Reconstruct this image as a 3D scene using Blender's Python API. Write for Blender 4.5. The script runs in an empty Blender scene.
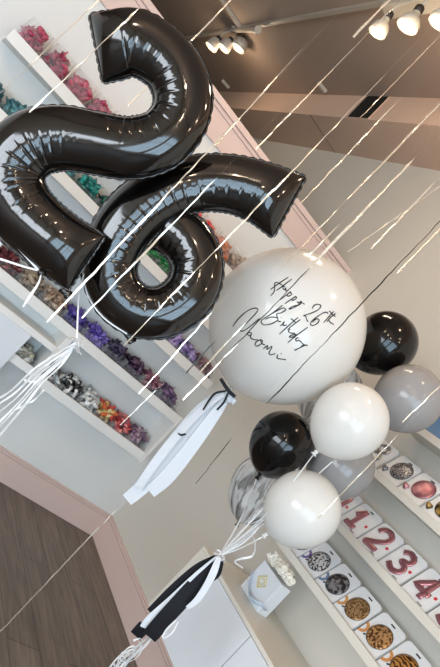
import bpy, bmesh, math, random
from mathutils import Vector, Matrix, Quaternion, noise
from mathutils.bvhtree import BVHTree

SC = bpy.context.scene
COL = SC.collection
V = Vector
PI = math.pi
rnd = random.Random(26)

# ------------------------------------------------------------------ camera
F = 606.98
YAW, PIT, ROL = math.radians(31.94759654), math.radians(1.53063553), math.radians(43.9081537)
FW = V((math.sin(YAW)*math.cos(PIT), math.cos(YAW)*math.cos(PIT), math.sin(PIT)))
RT0 = V((math.cos(YAW), -math.sin(YAW), 0))
UP0 = RT0.cross(FW)
CU = math.cos(ROL)*RT0 + math.sin(ROL)*UP0
CV = math.sin(ROL)*RT0 - math.cos(ROL)*UP0
CP = V((-2.52828598, -3.41021223, 1.5))
cam_d = bpy.data.cameras.new('camera')
cam_d.sensor_fit = 'VERTICAL'; cam_d.sensor_height = 36.0; cam_d.lens = F*36.0/667.0
cam_d.clip_start = 0.05; cam_d.clip_end = 60
cam = bpy.data.objects.new('camera', cam_d); COL.objects.link(cam)
m3 = Matrix((CU, -CV, -FW)).transposed()
cam.matrix_world = Matrix.Translation(CP) @ m3.to_4x4()
SC.camera = cam

def ray(x, y): return CU*(x-220) + CV*(y-333.5) + FW*F
def at(x, y, t): return CP + ray(x, y)*(t/F)
def plane(x, y, ax, val):
    d = ray(x, y); return CP + d*((val-CP[ax])/d[ax])
ZUP = V((0, 0, 1))

# ------------------------------------------------------------------ materials
def srgb(c):
    f = lambda u: u/12.92 if u <= .04045 else ((u+.055)/1.055)**2.4
    return tuple(f(k/255.0) for k in c)+(1.0,)
MATS = {}
def mat(name, col=(200,200,200), rough=.5, metal=0.0, spec=.5, coat=0.0, emis=None, estr=0, bump=None, var=None, sub=0):
    if name in MATS: return MATS[name]
    m = bpy.data.materials.new(name); m.use_nodes = True
    nt = m.node_tree; b = nt.nodes['Principled BSDF']
    b.inputs['Base Color'].default_value = srgb(col); b.inputs['Roughness'].default_value = rough
    b.inputs['Metallic'].default_value = metal; b.inputs['Specular IOR Level'].default_value = spec
    b.inputs['Coat Weight'].default_value = coat; b.inputs['Coat Roughness'].default_value = .03
    if sub:
        b.inputs['Subsurface Weight'].default_value = sub; b.inputs['Subsurface Radius'].default_value = (.08,.08,.08)
    if emis:
        b.inputs['Emission Color'].default_value = srgb(emis); b.inputs['Emission Strength'].default_value = estr
    tc = nt.nodes.new('ShaderNodeTexCoord')
    if var:      # scale, second colour: soft mottling of the paint
        n = nt.nodes.new('ShaderNodeTexNoise'); n.inputs['Scale'].default_value = var[0]; n.inputs['Detail'].default_value = 4
        mx = nt.nodes.new('ShaderNodeMix'); mx.data_type = 'RGBA'
        mx.inputs['A'].default_value = srgb(col); mx.inputs['B'].default_value = srgb(var[1])
        nt.links.new(tc.outputs['Object'], n.inputs['Vector']); nt.links.new(n.outputs['Fac'], mx.inputs['Factor'])
        nt.links.new(mx.outputs['Result'], b.inputs['Base Color'])
    if bump:     # scale, strength
        n = nt.nodes.new('ShaderNodeTexNoise'); n.inputs['Scale'].default_value = bump[0]; n.inputs['Detail'].default_value = 3
        bp = nt.nodes.new('ShaderNodeBump'); bp.inputs['Strength'].default_value = bump[1]; bp.inputs['Distance'].default_value = .004
        nt.links.new(tc.outputs['Object'], n.inputs['Vector']); nt.links.new(n.outputs['Fac'], bp.inputs['Height'])
        nt.links.new(bp.outputs['Normal'], b.inputs['Normal'])
    MATS[name] = m; return m

def pile_mat(name, cols, rough=.3):
    """many small balloons: one colour of the list per balloon"""
    if name in MATS: return MATS[name]
    m = bpy.data.materials.new(name); m.use_nodes = True; nt = m.node_tree; b = nt.nodes['Principled BSDF']
    g = nt.nodes.new('ShaderNodeNewGeometry'); r = nt.nodes.new('ShaderNodeValToRGB'); r.color_ramp.interpolation = 'CONSTANT'
    el = r.color_ramp.elements
    while len(el) < len(cols): el.new(.5)
    for i, c in enumerate(cols):
        el[i].position = i/len(cols); el[i].color = srgb(c)
    nt.links.new(g.outputs['Random Per Island'], r.inputs['Fac']); nt.links.new(r.outputs['Color'], b.inputs['Base Color'])
    b.inputs['Roughness'].default_value = rough
    MATS[name] = m; return m

def clear_mat(name, tint=(235,240,242), amount=.16, rough=.06):
    if name in MATS: return MATS[name]
    m = bpy.data.materials.new(name); m.use_nodes = True; nt = m.node_tree
    for n in list(nt.nodes): nt.nodes.remove(n)
    o = nt.nodes.new('ShaderNodeOutputMaterial'); mx = nt.nodes.new('ShaderNodeMixShader')
    t = nt.nodes.new('ShaderNodeBsdfTransparent'); p = nt.nodes.new('ShaderNodeBsdfPrincipled')
    t.inputs['Color'].default_value = (.97,.97,.97,1)
    p.inputs['Base Color'].default_value = srgb(tint); p.inputs['Roughness'].default_value = rough
    lw = nt.nodes.new('ShaderNodeLayerWeight'); lw.inputs['Blend'].default_value = .25
    ma = nt.nodes.new('ShaderNodeMath'); ma.operation = 'MULTIPLY_ADD'; ma.use_clamp = True
    ma.inputs[1].default_value = .3; ma.inputs[2].default_value = amount
    nt.links.new(lw.outputs['Facing'], ma.inputs[0]); nt.links.new(ma.outputs[0], mx.inputs[0])
    nt.links.new(t.outputs[0], mx.inputs[1]); nt.links.new(p.outputs[0], mx.inputs[2]); nt.links.new(mx.outputs[0], o.inputs[0])
    MATS[name] = m; return m

def marble_mat():
    m = bpy.data.materials.new('marbled_clear_latex'); m.use_nodes = True; nt = m.node_tree
    for n in list(nt.nodes): nt.nodes.remove(n)
    o = nt.nodes.new('ShaderNodeOutputMaterial'); mx = nt.nodes.new('ShaderNodeMixShader')
    t = nt.nodes.new('ShaderNodeBsdfTransparent'); t.inputs['Color'].default_value = (.93,.94,.95,1)
    p = nt.nodes.new('ShaderNodeBsdfPrincipled'); p.inputs['Roughness'].default_value = .12
    tc = nt.nodes.new('ShaderNodeTexCoord'); sx = nt.nodes.new('ShaderNodeSeparateXYZ'); nt.links.new(tc.outputs['Object'], sx.inputs[0])
    at2 = nt.nodes.new('ShaderNodeMath'); at2.operation = 'ARCTAN2'; nt.links.new(sx.outputs['Y'], at2.inputs[0]); nt.links.new(sx.outputs['X'], at2.inputs[1])
    cb = nt.nodes.new('ShaderNodeCombineXYZ'); nt.links.new(at2.outputs[0], cb.inputs['X'])
    zs = nt.nodes.new('ShaderNodeMath'); zs.operation = 'MULTIPLY'; zs.inputs[1].default_value = 2.2
    nt.links.new(sx.outputs['Z'], zs.inputs[0]); nt.links.new(zs.outputs[0], cb.inputs['Y'])
    n = nt.nodes.new('ShaderNodeTexNoise'); n.inputs['Scale'].default_value = 3.3; n.inputs['Detail'].default_value = 2.5; n.inputs['Distortion'].default_value = .5
    nt.links.new(cb.outputs[0], n.inputs['Vector'])
    r = nt.nodes.new('ShaderNodeValToRGB'); e = r.color_ramp.elements
    e[0].position = .42; e[0].color = srgb((246,247,248)); e[1].position = .58; e[1].color = srgb((70,70,74))
    x = e.new(.5); x.color = srgb((205,207,210))
    nt.links.new(n.outputs['Fac'], r.inputs['Fac']); nt.links.new(r.outputs['Color'], p.inputs['Base Color'])
    lw = nt.nodes.new('ShaderNodeLayerWeight'); lw.inputs['Blend'].default_value = .35
    ma = nt.nodes.new('ShaderNodeMath'); ma.operation = 'MULTIPLY_ADD'; ma.use_clamp = True; ma.inputs[1].default_value = .5; ma.inputs[2].default_value = .42
    nt.links.new(lw.outputs['Facing'], ma.inputs[0]); nt.links.new(ma.outputs[0], mx.inputs[0])
    nt.links.new(t.outputs[0], mx.inputs[1]); nt.links.new(p.outputs[0], mx.inputs[2]); nt.links.new(mx.outputs[0], o.inputs[0])
    return m

def floor_mat():
    m = bpy.data.materials.new('grey_brown_planks'); m.use_nodes = True; nt = m.node_tree; b = nt.nodes['Principled BSDF']
    tc = nt.nodes.new('ShaderNodeTexCoord')
    mp = nt.nodes.new('ShaderNodeMapping'); mp.inputs['Rotation'].default_value = (0,0,PI/2)
    nt.links.new(tc.outputs['Object'], mp.inputs['Vector'])
    br = nt.nodes.new('ShaderNodeTexBrick'); br.inputs['Scale'].default_value = 1
    br.inputs['Brick Width'].default_value = 1.3; br.inputs['Row Height'].default_value = .185; br.inputs['Mortar Size'].default_value = .0025
    br.inputs['Color1'].default_value = srgb((124,113,104)); br.inputs['Color2'].default_value = srgb((114,104,96)); br.inputs['Mortar'].default_value = srgb((76,68,62))
    br.inputs['Bias'].default_value = 0
    nt.links.new(mp.outputs[0], br.inputs['Vector'])
    mp2 = nt.nodes.new('ShaderNodeMapping'); mp2.inputs['Scale'].default_value = (9, .9, 1)
    nt.links.new(tc.outputs['Object'], mp2.inputs['Vector'])
    n = nt.nodes.new('ShaderNodeTexNoise'); n.inputs['Scale'].default_value = 3; n.inputs['Detail'].default_value = 8; n.inputs['Distortion'].default_value = 1.2
    nt.links.new(mp2.outputs[0], n.inputs['Vector'])
    r = nt.nodes.new('ShaderNodeValToRGB'); e = r.color_ramp.elements
    e[0].position = .3; e[0].color = (.55,.55,.55,1); e[1].position = .68; e[1].color = (1.12,1.1,1.08,1)
    nt.links.new(n.outputs['Fac'], r.inputs['Fac'])
    mx = nt.nodes.new('ShaderNodeMix'); mx.data_type = 'RGBA'; mx.blend_type = 'MULTIPLY'; mx.inputs['Factor'].default_value = 1
    nt.links.new(br.outputs['Color'], mx.inputs['A']); nt.links.new(r.outputs['Color'], mx.inputs['B'])
    nt.links.new(mx.outputs['Result'], b.inputs['Base Color']); b.inputs['Roughness'].default_value = .45
    return m

def print_mat(name, c1, c2, scale, kind='noise', metal=.6):
    """mottled foil print: animal spots, glitter or stripes"""
    if name in MATS: return MATS[name]
    m = bpy.data.materials.new(name); m.use_nodes = True; nt = m.node_tree; b = nt.nodes['Principled BSDF']
    tc = nt.nodes.new('ShaderNodeTexCoord')
    if kind == 'wave':
        n = nt.nodes.new('ShaderNodeTexWave'); n.inputs['Scale'].default_value = scale; n.inputs['Distortion'].default_value = 6; n.inputs['Detail'].default_value = 1; out = n.outputs['Fac']
    elif kind == 'cell':
        n = nt.nodes.new('ShaderNodeTexVoronoi'); n.inputs['Scale'].default_value = scale; out = n.outputs['Distance']
    else:
        n = nt.nodes.new('ShaderNodeTexNoise'); n.inputs['Scale'].default_value = scale; n.inputs['Detail'].default_value = 1; out = n.outputs['Fac']
    nt.links.new(tc.outputs['Object'], n.inputs['Vector'])
    r = nt.nodes.new('ShaderNodeValToRGB'); e = r.color_ramp.elements
    e[0].position = .42; e[0].color = srgb(c1); e[1].position = .56; e[1].color = srgb(c2)
    nt.links.new(out, r.inputs['Fac']); nt.links.new(r.outputs['Color'], b.inputs['Base Color'])
    b.inputs['Metallic'].default_value = metal; b.inputs['Roughness'].default_value = .35
    MATS[name] = m; return m

def latex(m, col, f):
    """thin stretched rubber lets part of the light through"""
    nt = m.node_tree; o = nt.nodes['Material Output']; p = nt.nodes['Principled BSDF']
    t = nt.nodes.new('ShaderNodeBsdfTranslucent'); t.inputs['Color'].default_value = srgb(col)
    mx = nt.nodes.new('ShaderNodeMixShader'); mx.inputs[0].default_value = f
    nt.links.new(p.outputs[0], mx.inputs[1]); nt.links.new(t.outputs[0], mx.inputs[2]); nt.links.new(mx.outputs[0], o.inputs[0]); return m
WALLW = mat('white_wall_paint', (224,224,221), .6, bump=(90,.04), var=(1.3,(219,219,216)))
WALLG = mat('greige_wall_paint', (212,206,195), .6, bump=(90,.04), var=(1.3,(207,201,190)))
CEILM = mat('taupe_ceiling_paint', (176,155,140), .7, var=(.8,(171,150,135)))
BULKM = mat('blush_bulkhead_paint', (222,190,168), .65, var=(.8,(217,185,163)))
PINK = mat('blush_pink_trim', (214,189,180), .42)
WHITE = mat('white_laminate', (232,231,227), .38)
CREAM = mat('cream_shelf', (222,217,206), .42)
COOLW = mat('cool_white_laminate', (222,226,231), .4)
FLOOR = floor_mat()
BLKFOIL = mat('black_foil', (11,8,7), .11, metal=.2, spec=.75, coat=.3)
SEAMFOIL = mat('black_foil_seam', (30,27,25), .2, metal=.4, spec=.8, coat=.5)
BLKLAT = mat('black_latex', (7,7,8), .12, spec=.45)
WHTLAT = latex(mat('white_latex', (238,236,231), .16, spec=.5), (238,236,231), .24)
GRYLAT = latex(mat('grey_latex', (164,161,160), .16, spec=.5), (164,161,160), .18)
MARB = marble_mat()
INK = mat('black_ink', (14,14,16), .4)
SILV = mat('silver_foil_streamer', (238,226,208), .24, metal=.75, spec=.8)
RIB = mat('white_ribbon', (226,226,226), .35, spec=.6)
BLKRIB = mat('black_satin', (15,14,20), .55, spec=.25)
TULLE = mat('white_satin', (216,219,224), .5)
CLEAR = clear_mat('clear_acrylic', amount=.03)
FILM = clear_mat('clear_film', amount=.10, rough=.12)
BLACK = mat('black_cut', (10,10,10), .6)
DARKHOLE = mat('dark_duct', (16,18,16), .8)
GREYMET = mat('satin_grey_metal', (196,186,172), .4, metal=.2)
LAMPW = mat('lamp_white_enamel', (198,188,172), .35)
BULB = mat('lit_bulb', (255,246,230), .4, emis=(255,238,212), estr=1.25)
SOCK = mat('dark_socket', (40,34,30), .5)
ROSEF = mat('rose_gold_foil', (178,122,130), .26, metal=.7)
ROSED = mat('rose_gold_shade', (112,66,76), .3, metal=.6)
GREYF = mat('silver_grey_foil', (150,148,148), .3, metal=.6)
REDDOT = mat('red_sticker', (200,48,66), .5)
CARDM = mat('white_card', (226,226,226), .4)
GOLDINK = mat('gold_ink', (226,208,130), .35, metal=.3)
PETAL = mat('cream_petal', (240,236,224), .6)
BLUEPK = mat('blue_packet', (70,120,168), .3)

# ------------------------------------------------------------------ mesh building
class MB:
    def __init__(s): s.v = []; s.f = []
    def add(s, vs, fs):
        n = len(s.v); s.v += [tuple(p) for p in vs]; s.f += [tuple(i+n for i in q) for q in fs]
    def box(s, a, b):
        x0,y0,z0 = a; x1,y1,z1 = b
        s.add([(x0,y0,z0),(x1,y0,z0),(x1,y1,z0),(x0,y1,z0),(x0,y0,z1),(x1,y0,z1),(x1,y1,z1),(x0,y1,z1)],
              [(3,2,1,0),(4,5,6,7),(0,1,5,4),(1,2,6,5),(2,3,7,6),(3,0,4,7)])
        return s
    def obox(s, o, ax, ay, az, l):      # box in a frame: o corner, axes, lengths
        P = [o+ax*(i*l[0])+ay*(j*l[1])+az*(k*l[2]) for k in (0,1) for j in (0,1) for i in (0,1)]
        s.add(P, [(2,3,1,0),(4,5,7,6),(0,1,5,4),(1,3,7,5),(3,2,6,7),(2,0,4,6)]); return s
    def tube(s, pts, r, n=8, cap=True):
        pts = [V(p) for p in pts]; N = len(pts); rr = r if hasattr(r, '__len__') else [r]*N
        t0 = (pts[1]-pts[0]).normalized(); u = t0.orthogonal().normalized(); vs = []; prev = t0
        for i, p in enumerate(pts):
            t = (pts[min(i+1,N-1)]-pts[max(i-1,0)]).normalized()
            u = (prev.rotation_difference(t) @ u); u = (u - t*u.dot(t)).normalized(); w = t.cross(u); prev = t
            vs += [p+(u*math.cos(2*PI*k/n)+w*math.sin(2*PI*k/n))*rr[i] for k in range(n)]
        fs = [(i*n+k, i*n+(k+1)%n, (i+1)*n+(k+1)%n, (i+1)*n+k) for i in range(N-1) for k in range(n)]
        if cap: fs += [tuple(reversed(range(n))), tuple((N-1)*n+k for k in range(n))]
        s.add(vs, fs); return s
    def lathe(s, prof, o=V((0,0,0)), ax=ZUP, n=24, wob=None):
        ax = V(ax).normalized(); u = ax.orthogonal().normalized(); w = ax.cross(u); vs = []
        for r, h in prof:
            for k in range(n):
                q = 1+(wob(k/n, h) if wob else 0); a = 2*PI*k/n
                vs.append(V(o)+ax*h+(u*math.cos(a)+w*math.sin(a))*max(r, 1e-5)*q)
        N = len(prof); fs = [(i*n+k, i*n+(k+1)%n, (i+1)*n+(k+1)%n, (i+1)*n+k) for i in range(N-1) for k in range(n)]
        fs += [tuple(reversed(range(n))), tuple((N-1)*n+k for k in range(n))]
        s.add(vs, fs); return s
    def strip(s, pts, wid, ang, thick=.0004):    # flat ribbon of small thickness; width and twist per point
        pts = [V(p) for p in pts]; N = len(pts); vs = []; prev = (pts[1]-pts[0]).normalized(); u = prev.orthogonal().normalized()
        for i, p in enumerate(pts):
            t = (pts[min(i+1,N-1)]-pts[max(i-1,0)]).normalized()
            u = (prev.rotation_difference(t) @ u); u = (u-t*u.dot(t)).normalized(); prev = t
            a = ang[i] if hasattr(ang, '__len__') else ang; w = wid[i] if hasattr(wid, '__len__') else wid
            d = Quaternion(t, a) @ u; nn = t.cross(d)*thick
            vs += [p-d*w/2-nn, p+d*w/2-nn, p+d*w/2+nn, p-d*w/2+nn]
        fs = [(i*4+k, i*4+(k+1)%4, i*4+4+(k+1)%4, i*4+4+k) for i in range(N-1) for k in range(4)]
        fs += [(3,2,1,0), tuple((N-1)*4+k for k in range(4))]
        s.add(vs, fs); return s
    def build(s, name, m, parent=None, smooth=False, origin=None, bevel=0, mw=None):
        """link as one object; origin moves the object's own origin; children keep world coordinates"""
        me = bpy.data.meshes.new(name)
        inv = mw.inverted() if mw else (Matrix.Translation(-V(origin)) if origin is not None else Matrix())
        me.from_pydata([inv @ V(p) for p in s.v], [], s.f); me.update()
        bm = bmesh.new(); bm.from_mesh(me); bmesh.ops.recalc_face_normals(bm, faces=bm.faces); bm.to_mesh(me); bm.free()
        if smooth: me.polygons.foreach_set('use_smooth', [True]*len(me.polygons))
        me.materials.append(m)
        o = bpy.data.objects.new(name, me); COL.objects.link(o)
        W = mw if mw else (Matrix.Translation(V(origin)) if origin is not None else Matrix())
        if parent:
            o.parent = parent; o.matrix_parent_inverse = Matrix(); PW = world(parent)
            o.matrix_basis = PW.inverted() @ W
        else: o.matrix_basis = W
        if bevel:
            b = o.modifiers.new('bevel', 'BEVEL'); b.width = bevel; b.segments = 2; b.limit_method = 'ANGLE'
        return o
def world(o):
    return (world(o.parent) @ o.matrix_basis) if o.parent else o.matrix_basis.copy()
def tag(o, label=None, cat=None, group=None, kind=None):
    if label:
        o['label'] = label
        if len(label.split()) > 16: print('LONG', label)
    if cat: o['category'] = cat
    if group: o['group'] = group
    if kind: o['kind'] = kind
    return o
def empty(name, loc, label, cat, group=None, kind=None):
    o = bpy.data.objects.new(name, None); o.empty_display_size = .05; COL.objects.link(o)
    o.matrix_basis = Matrix.Translation(V(loc)); return tag(o, label, cat, group, kind)
def bx(name, a, b, m, parent=None, bevel=0): return MB().box(a, b).build(name, m, parent, bevel=bevel)
def spl(P, n):
    """Catmull-Rom through tuples of any length, n samples per span"""
    out = []; N = len(P)
    for i in range(N-1):
        p0, p1, p2, p3 = P[max(i-1,0)], P[i], P[i+1], P[min(i+2,N-1)]
        for k in range(n):
            t = k/n
            out.append(tuple(.5*((2*b)+(c-a)*t+(2*a-5*b+4*c-d)*t*t+(3*b-a-3*c+d)*t**3) for a,b,c,d in zip(p0,p1,p2,p3)))
    out.append(tuple(P[-1])); return out

# ------------------------------------------------------------------ the room
XL, YF, YB, ZC = -6.6, -6.6, 5.6, 3.77
def struct(name, a, b, m, bevel=0): return tag(bx(name, a, b, m, bevel=bevel), kind='structure')
struct('floor', (XL,YF,-.06), (0.0,YB,0), FLOOR)
struct('ceiling', (XL,YF,ZC), (0.12,YB,ZC+.08), CEILM)
struct('wall_right', (0,YF,-.06), (.12,YB,ZC), WALLG)
struct('wall_back', (XL,0,0), (0,.12,2.56), WALLW)                   # partition carrying the shelves; open above
struct('wall_far', (XL,YB,-.06), (.12,YB+.12,ZC), WALLG)
w = MB(); LW = (-6.3,-2.6); LZ = (.3,2.0)
w.box((XL-.12,YF,-.06),(XL,YB,LZ[0])); w.box((XL-.12,YF,LZ[1]),(XL,YB,ZC)); w.box((XL-.12,YF,LZ[0]),(XL,LW[0],LZ[1])); w.box((XL-.12,LW[1],LZ[0]),(XL,YB,LZ[1]))
tag(w.build('wall_left', WALLG), kind='structure')
fr = MB(); t = .05
fr.box((XL-.09,LW[0],LZ[0]),(XL-.03,LW[1],LZ[0]+t)); fr.box((XL-.09,LW[0],LZ[1]-t),(XL-.03,LW[1],LZ[1]))
for k in range(5):
    y = LW[0]+(LW[1]-LW[0]-t)*k/4; fr.box((XL-.085,y,LZ[0]+t),(XL-.035,y+t,LZ[1]-t))
tag(fr.build('window_3', WHITE), kind='structure')  # unseen window added on the left to brighten the right wall
# front wall behind the viewer with two shopfront windows
w = MB()
WX = [(-6.0,-3.75),(-3.35,-1.1)]; WZ = (.35,2.7)
w.box((XL,YF-.12,-.06),(.12,YF,WZ[0])); w.box((XL,YF-.12,WZ[1]),(.12,YF,ZC))
for a, b in ((XL,WX[0][0]),(WX[0][1],WX[1][0]),(WX[1][1],.12)): w.box((a,YF-.12,WZ[0]),(b,YF,WZ[1]))
tag(w.build('wall_front', WALLG), kind='structure')
for i, (a, b) in enumerate(WX):
    fr = MB(); t = .05
    fr.box((a,YF-.09,WZ[0]),(a+t,YF-.03,WZ[1])); fr.box((b-t,YF-.09,WZ[0]),(b,YF-.03,WZ[1]))
    fr.box((a+t,YF-.09,WZ[0]),(b-t,YF-.03,WZ[0]+t)); fr.box((a+t,YF-.09,WZ[1]-t),(b-t,YF-.03,WZ[1]))
    for k in (1,2): x = a+(b-a)*k/3; fr.box((x-.025,YF-.085,WZ[0]+t),(x+.025,YF-.035,WZ[1]-t))
    fr.box((a+t,YF-.085,1.95),(b-t,YF-.035,2.0))
    tag(fr.build('window_%d' % (i+1), WHITE), kind='structure')
# moulded blush boards: skirting on both walls and the crown of the partition
def board(name, axis, lo, hi, z0, z1, lip):
    m = MB()
    def seg(d, za, zb):
        if axis == 'x': m.box((lo,-d,za),(hi,0,zb))
        else: m.box((-d,lo,za),(0,hi,zb))
    if lip == 'top':
        seg(.016,z0,z1-.03); seg(.012,z1-.03,z1-.024); seg(.018,z1-.024,z1-.011); seg(.011,z1-.011,z1)
    else:
        seg(.018,z0,z1-.06); seg(.026,z1-.06,z1-.045); seg(.02,z1-.045,z1-.035); seg(.034,z1-.035,z1)
    return tag(m.build(name, PINK, bevel=.002), kind='structure')
board('baseboard_back','x',XL,-.016,0,.19,'top')
board('baseboard_right','y',-6.5,0,0,.19,'top')
board('trim_1','x',XL,0,2.365,2.565,'crown')
# bulkhead along the right wall under the ceiling
BX, BZ = -.43, 3.53
bk = MB(); bk.box((BX,YF,BZ),(0,YB,ZC)); tag(bk.build('trim_2', BULKM), kind='structure')
tag(MB().box((BX-.003,1.36,BZ-.004),(0,1.366,BZ)).build('trim_3', mat('seam_shadow_gap',(120,100,88),.8)), kind='structure')  # thin dark panel seam across the bulkhead underside
vt = empty('air_vent', (BX,.68,3.65), 'square black air vent opening in the blush bulkhead under the ceiling', 'vent')
bx('opening', (BX-.004,.546,3.536), (BX-.0005,.816,3.766), DARKHOLE, vt)
fr = MB()
for a,b in (((BX-.006,.540,3.531),(BX,.546,3.7695)),((BX-.006,.816,3.531),(BX,.822,3.7695)),((BX-.006,.546,3.531),(BX,.816,3.536))): fr.box(a,b)
fr.build('frame', BULKM, vt)

# ------------------------------------------------------------------ shelves on the back wall
SX0, SX1, SD = -2.46, -.30, .20
def wall_shelf_back(x0, x1, ztop, label, lip=.058):
    t = empty('wall_shelf', ((x0+x1)/2,-SD/2,ztop-lip), label, 'shelf', 'white shelves on the back wall')
    bx('shelf_board', (x0,-SD+.016,ztop-lip), (x1,-.001,ztop-lip+.02), WHITE, t)
    bx('front_lip', (x0,-SD,ztop-lip), (x1,-SD+.016,ztop), WHITE, t, .0015)
    return t
ZS = {'S1':1.925,'S2':1.625,'S2b':1.345,'S3':1.045,'S4':.722}
wall_shelf_back(SX0,SX1,ZS['S1'],'topmost white shelf on the back wall holding clear bags of pink balloons')
wall_shelf_back(SX0,SX1,ZS['S2'],'white back wall shelf of teal and green balloons, just below the pink bags')
wall_shelf_back(SX0,SX1,ZS['S2b'],'white back wall shelf of blue and lavender balloons, third from the top')
wall_shelf_back(-3.2,SX1,ZS['S3'],'white back wall shelf of tan, purple and mauve balloons, fourth from the top')
wall_shelf_back(-1.195,SX1+.0,ZS['S4'],'lowest white shelf tray on the back wall, with black and white and orange balloons')
wall_shelf_back(-3.2,-1.235,ZS['S4']+.012,'short low white tray left of the upright divider, holding cream balloons', .05)
dv = bx('shelf_divider', (-1.234,-SD-.004,.655), (-1.196,-.001,ZS['S3']-.06), WHITE, bevel=.0015)
tag(dv,'white upright divider board between the two lowest trays of the back wall','divider')
ep = bx('shelf_end_panel', (SX1+.0005,-SD-.002,.655), (SX1+.02,-.001,ZS['S3']-.0), WHITE, bevel=.0015)
tag(ep,'white upright end panel closing the lowest trays near the room corner','panel')
rl = bx('shelf_rail', (-3.2,-SD-.012,.868), (-1.236,-.001,.905), WHITE, bevel=.002)
tag(rl,'white horizontal rail left of the divider, above the cream balloons','rail')
p1 = bx('display_board', (-1.96,-SD-.018,.42), (-1.392,-SD+.004,.8675), COOLW, bevel=.002)
tag(p1,'large plain white board under the rail at the left edge','panel')
p2 = bx('display_board', (-2.35,-SD-.018,1.08), (-1.836,-SD-.003,1.214), COOLW, bevel=.002)
tag(p2,'small white board standing on the tan balloon shelf at the far left edge','board')

# small uninflated balloons heaped in a box
def lump_pile(mb, x0, x1, y0, y1, z0, z1, n, r=.013, seed=0):
    R = random.Random(seed)
    for i in range(n):
        c = V((R.uniform(x0,x1), R.uniform(y0,y1), 0))
        u = (c.x-(x0+x1)/2)/((x1-x0)/2+1e-6)
        top = z0+(z1-z0)*(1-.28*u*u)
        c.z = z0+(top-z0)*(R.random()**.75)
        ax = V((R.gauss(0,1),R.gauss(0,1),R.gauss(0,.7))).normalized()
        L = r*R.uniform(1.6,2.6); q = r*R.uniform(.75,1.2)
        mb.lathe([(q*.25,-L),(q*.7,-L*.75),(q*1.0,-L*.25),(q*.9,L*.25),(q*.4,L*.6),(q*.2,L*.85),(q*.32,L)], c, ax, 7, wob=lambda a,h: .22*math.sin(a*4*PI+h*90))
def bin_thing(x0, x1, zb, h, label):
    t = empty('acrylic_bin', ((x0+x1)/2,-SD/2,zb), label, 'bin', 'clear bins on the back wall shelves')
    y0, y1 = -SD+.019, -.012; k = .003
    bx('front_wall', (x0,y0,zb), (x1,y0+k,zb+h), CLEAR, t)
    s = MB(); s.box((x0,y0+k,zb),(x0+k,y1,zb+h*1.2)); s.build('side_wall', CLEAR, t)
    s = MB(); s.box((x1-k,y0+k,zb),(x1,y1,zb+h*1.2)); s.build('side_wall', CLEAR, t)
    bx('base', (x0+k,y0+k,zb), (x1-k,y1,zb+.002), CLEAR, t)
seed = 5
def fill(xs, zb, hs, items, binh, n=60):
    global seed
    for (x0,x1), (cols, look, where) in zip(xs, items):
        seed += 1
        bin_thing(x0+.003, x1-.003, zb, binh, 'clear bin of %s balloons %s' % (look, where))
        m = MB(); lump_pile(m, x0+.024, x1-.024, -SD+.042, -.04, zb+.020, zb+hs, int(n*1.35), .0135, seed)
        o = m.build('loose_balloons', pile_mat(look.replace(' ','_')+'_balloons_%d' % seed, cols), smooth=True, origin=((x0+x1)/2,-SD/2,zb))
        tag(o, 'heap of small %s balloons %s' % (look, where), 'balloons', 'loose balloons on the back wall shelves', 'stuff')
def slots(x0, x1, n): return [(x0+(x1-x0)*i/n, x0+(x1-x0)*(i+1)/n) for i in range(n)]
B = lambda *c: list(c)
# second shelf: teal to green
fill(slots(-2.44,-.34,13), ZS['S2']-.038, .118, [
 (B((62,108,118),(48,92,104),(88,132,138)),'slate teal','at the left end under the pink bags'),
 (B((58,112,120),(84,136,140),(38,88,98)),'dusty teal','second from the left under the pink bags'),
 (B((60,140,140),(40,110,112)),'mid teal','third on the second shelf'),
 (B((36,122,122),(52,146,142),(26,98,102)),'sea teal','fourth on the second shelf'),
 (B((30,118,112),(46,150,140),(20,92,90)),'bright teal','seen inside the opening of the foil 2'),
 (B((16,84,72),(26,104,86),(12,64,56)),'bottle green','right of the bright teal in the foil 2 opening'),
 (B((20,96,64),(34,116,78)),'emerald','behind the curve of the foil 6'),
 (B((40,128,80),(56,150,92)),'leaf green','at the left of the opening of the foil 6'),
 (B((36,120,66),(66,152,86),(22,92,52)),'spring green','in the middle of the opening of the foil 6'),
 (B((28,96,58),(44,120,70)),'forest green','at the right of the opening of the foil 6'),
 (B((120,170,90),(150,190,110)),'lime','eleventh on the second shelf'),
 (B((200,190,110),(220,205,130)),'pale yellow','twelfth on the second shelf'),
 (B((214,180,90),(226,196,110)),'mustard','at the right end of the second shelf')], .06)
# third shelf: blues to lavender
fill(slots(-2.44,-.32,13), ZS['S2b']-.038, .112, [
 (B((190,60,70),(160,40,60)),'crimson','at the left end of the third shelf'),
 (B((150,60,70),(180,90,90)),'brick','second on the third shelf'),
 (B((40,60,120),(60,80,150)),'navy','third on the third shelf'),
 (B((50,90,160),(70,110,180)),'royal blue','fourth on the third shelf'),
 (B((60,110,180),(80,130,190)),'cobalt','fifth on the third shelf'),
 (B((70,130,190),(100,150,200)),'cornflower','sixth on the third shelf'),
 (B((80,150,200),(120,170,210)),'light blue','seventh on the third shelf'),
 (B((90,160,205),(130,180,215)),'powder blue','eighth on the third shelf'),
 (B((80,150,200),(110,170,210)),'pale sky','ninth on the third shelf'),
 (B((78,148,196),(104,172,212),(60,122,176)),'sky blue','below the bottom rim of the foil 6'),
 (B((150,132,186),(126,108,168),(170,150,200)),'lilac','beside the sky blue ones by the big white balloon'),
 (B((142,122,178),(158,142,192),(118,100,160)),'lavender','left of the brown pink ones by the giant balloon'),
 (B((134,104,110),(110,84,92),(154,126,128)),'brown pink','at the right end of the third shelf')], .06)
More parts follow.
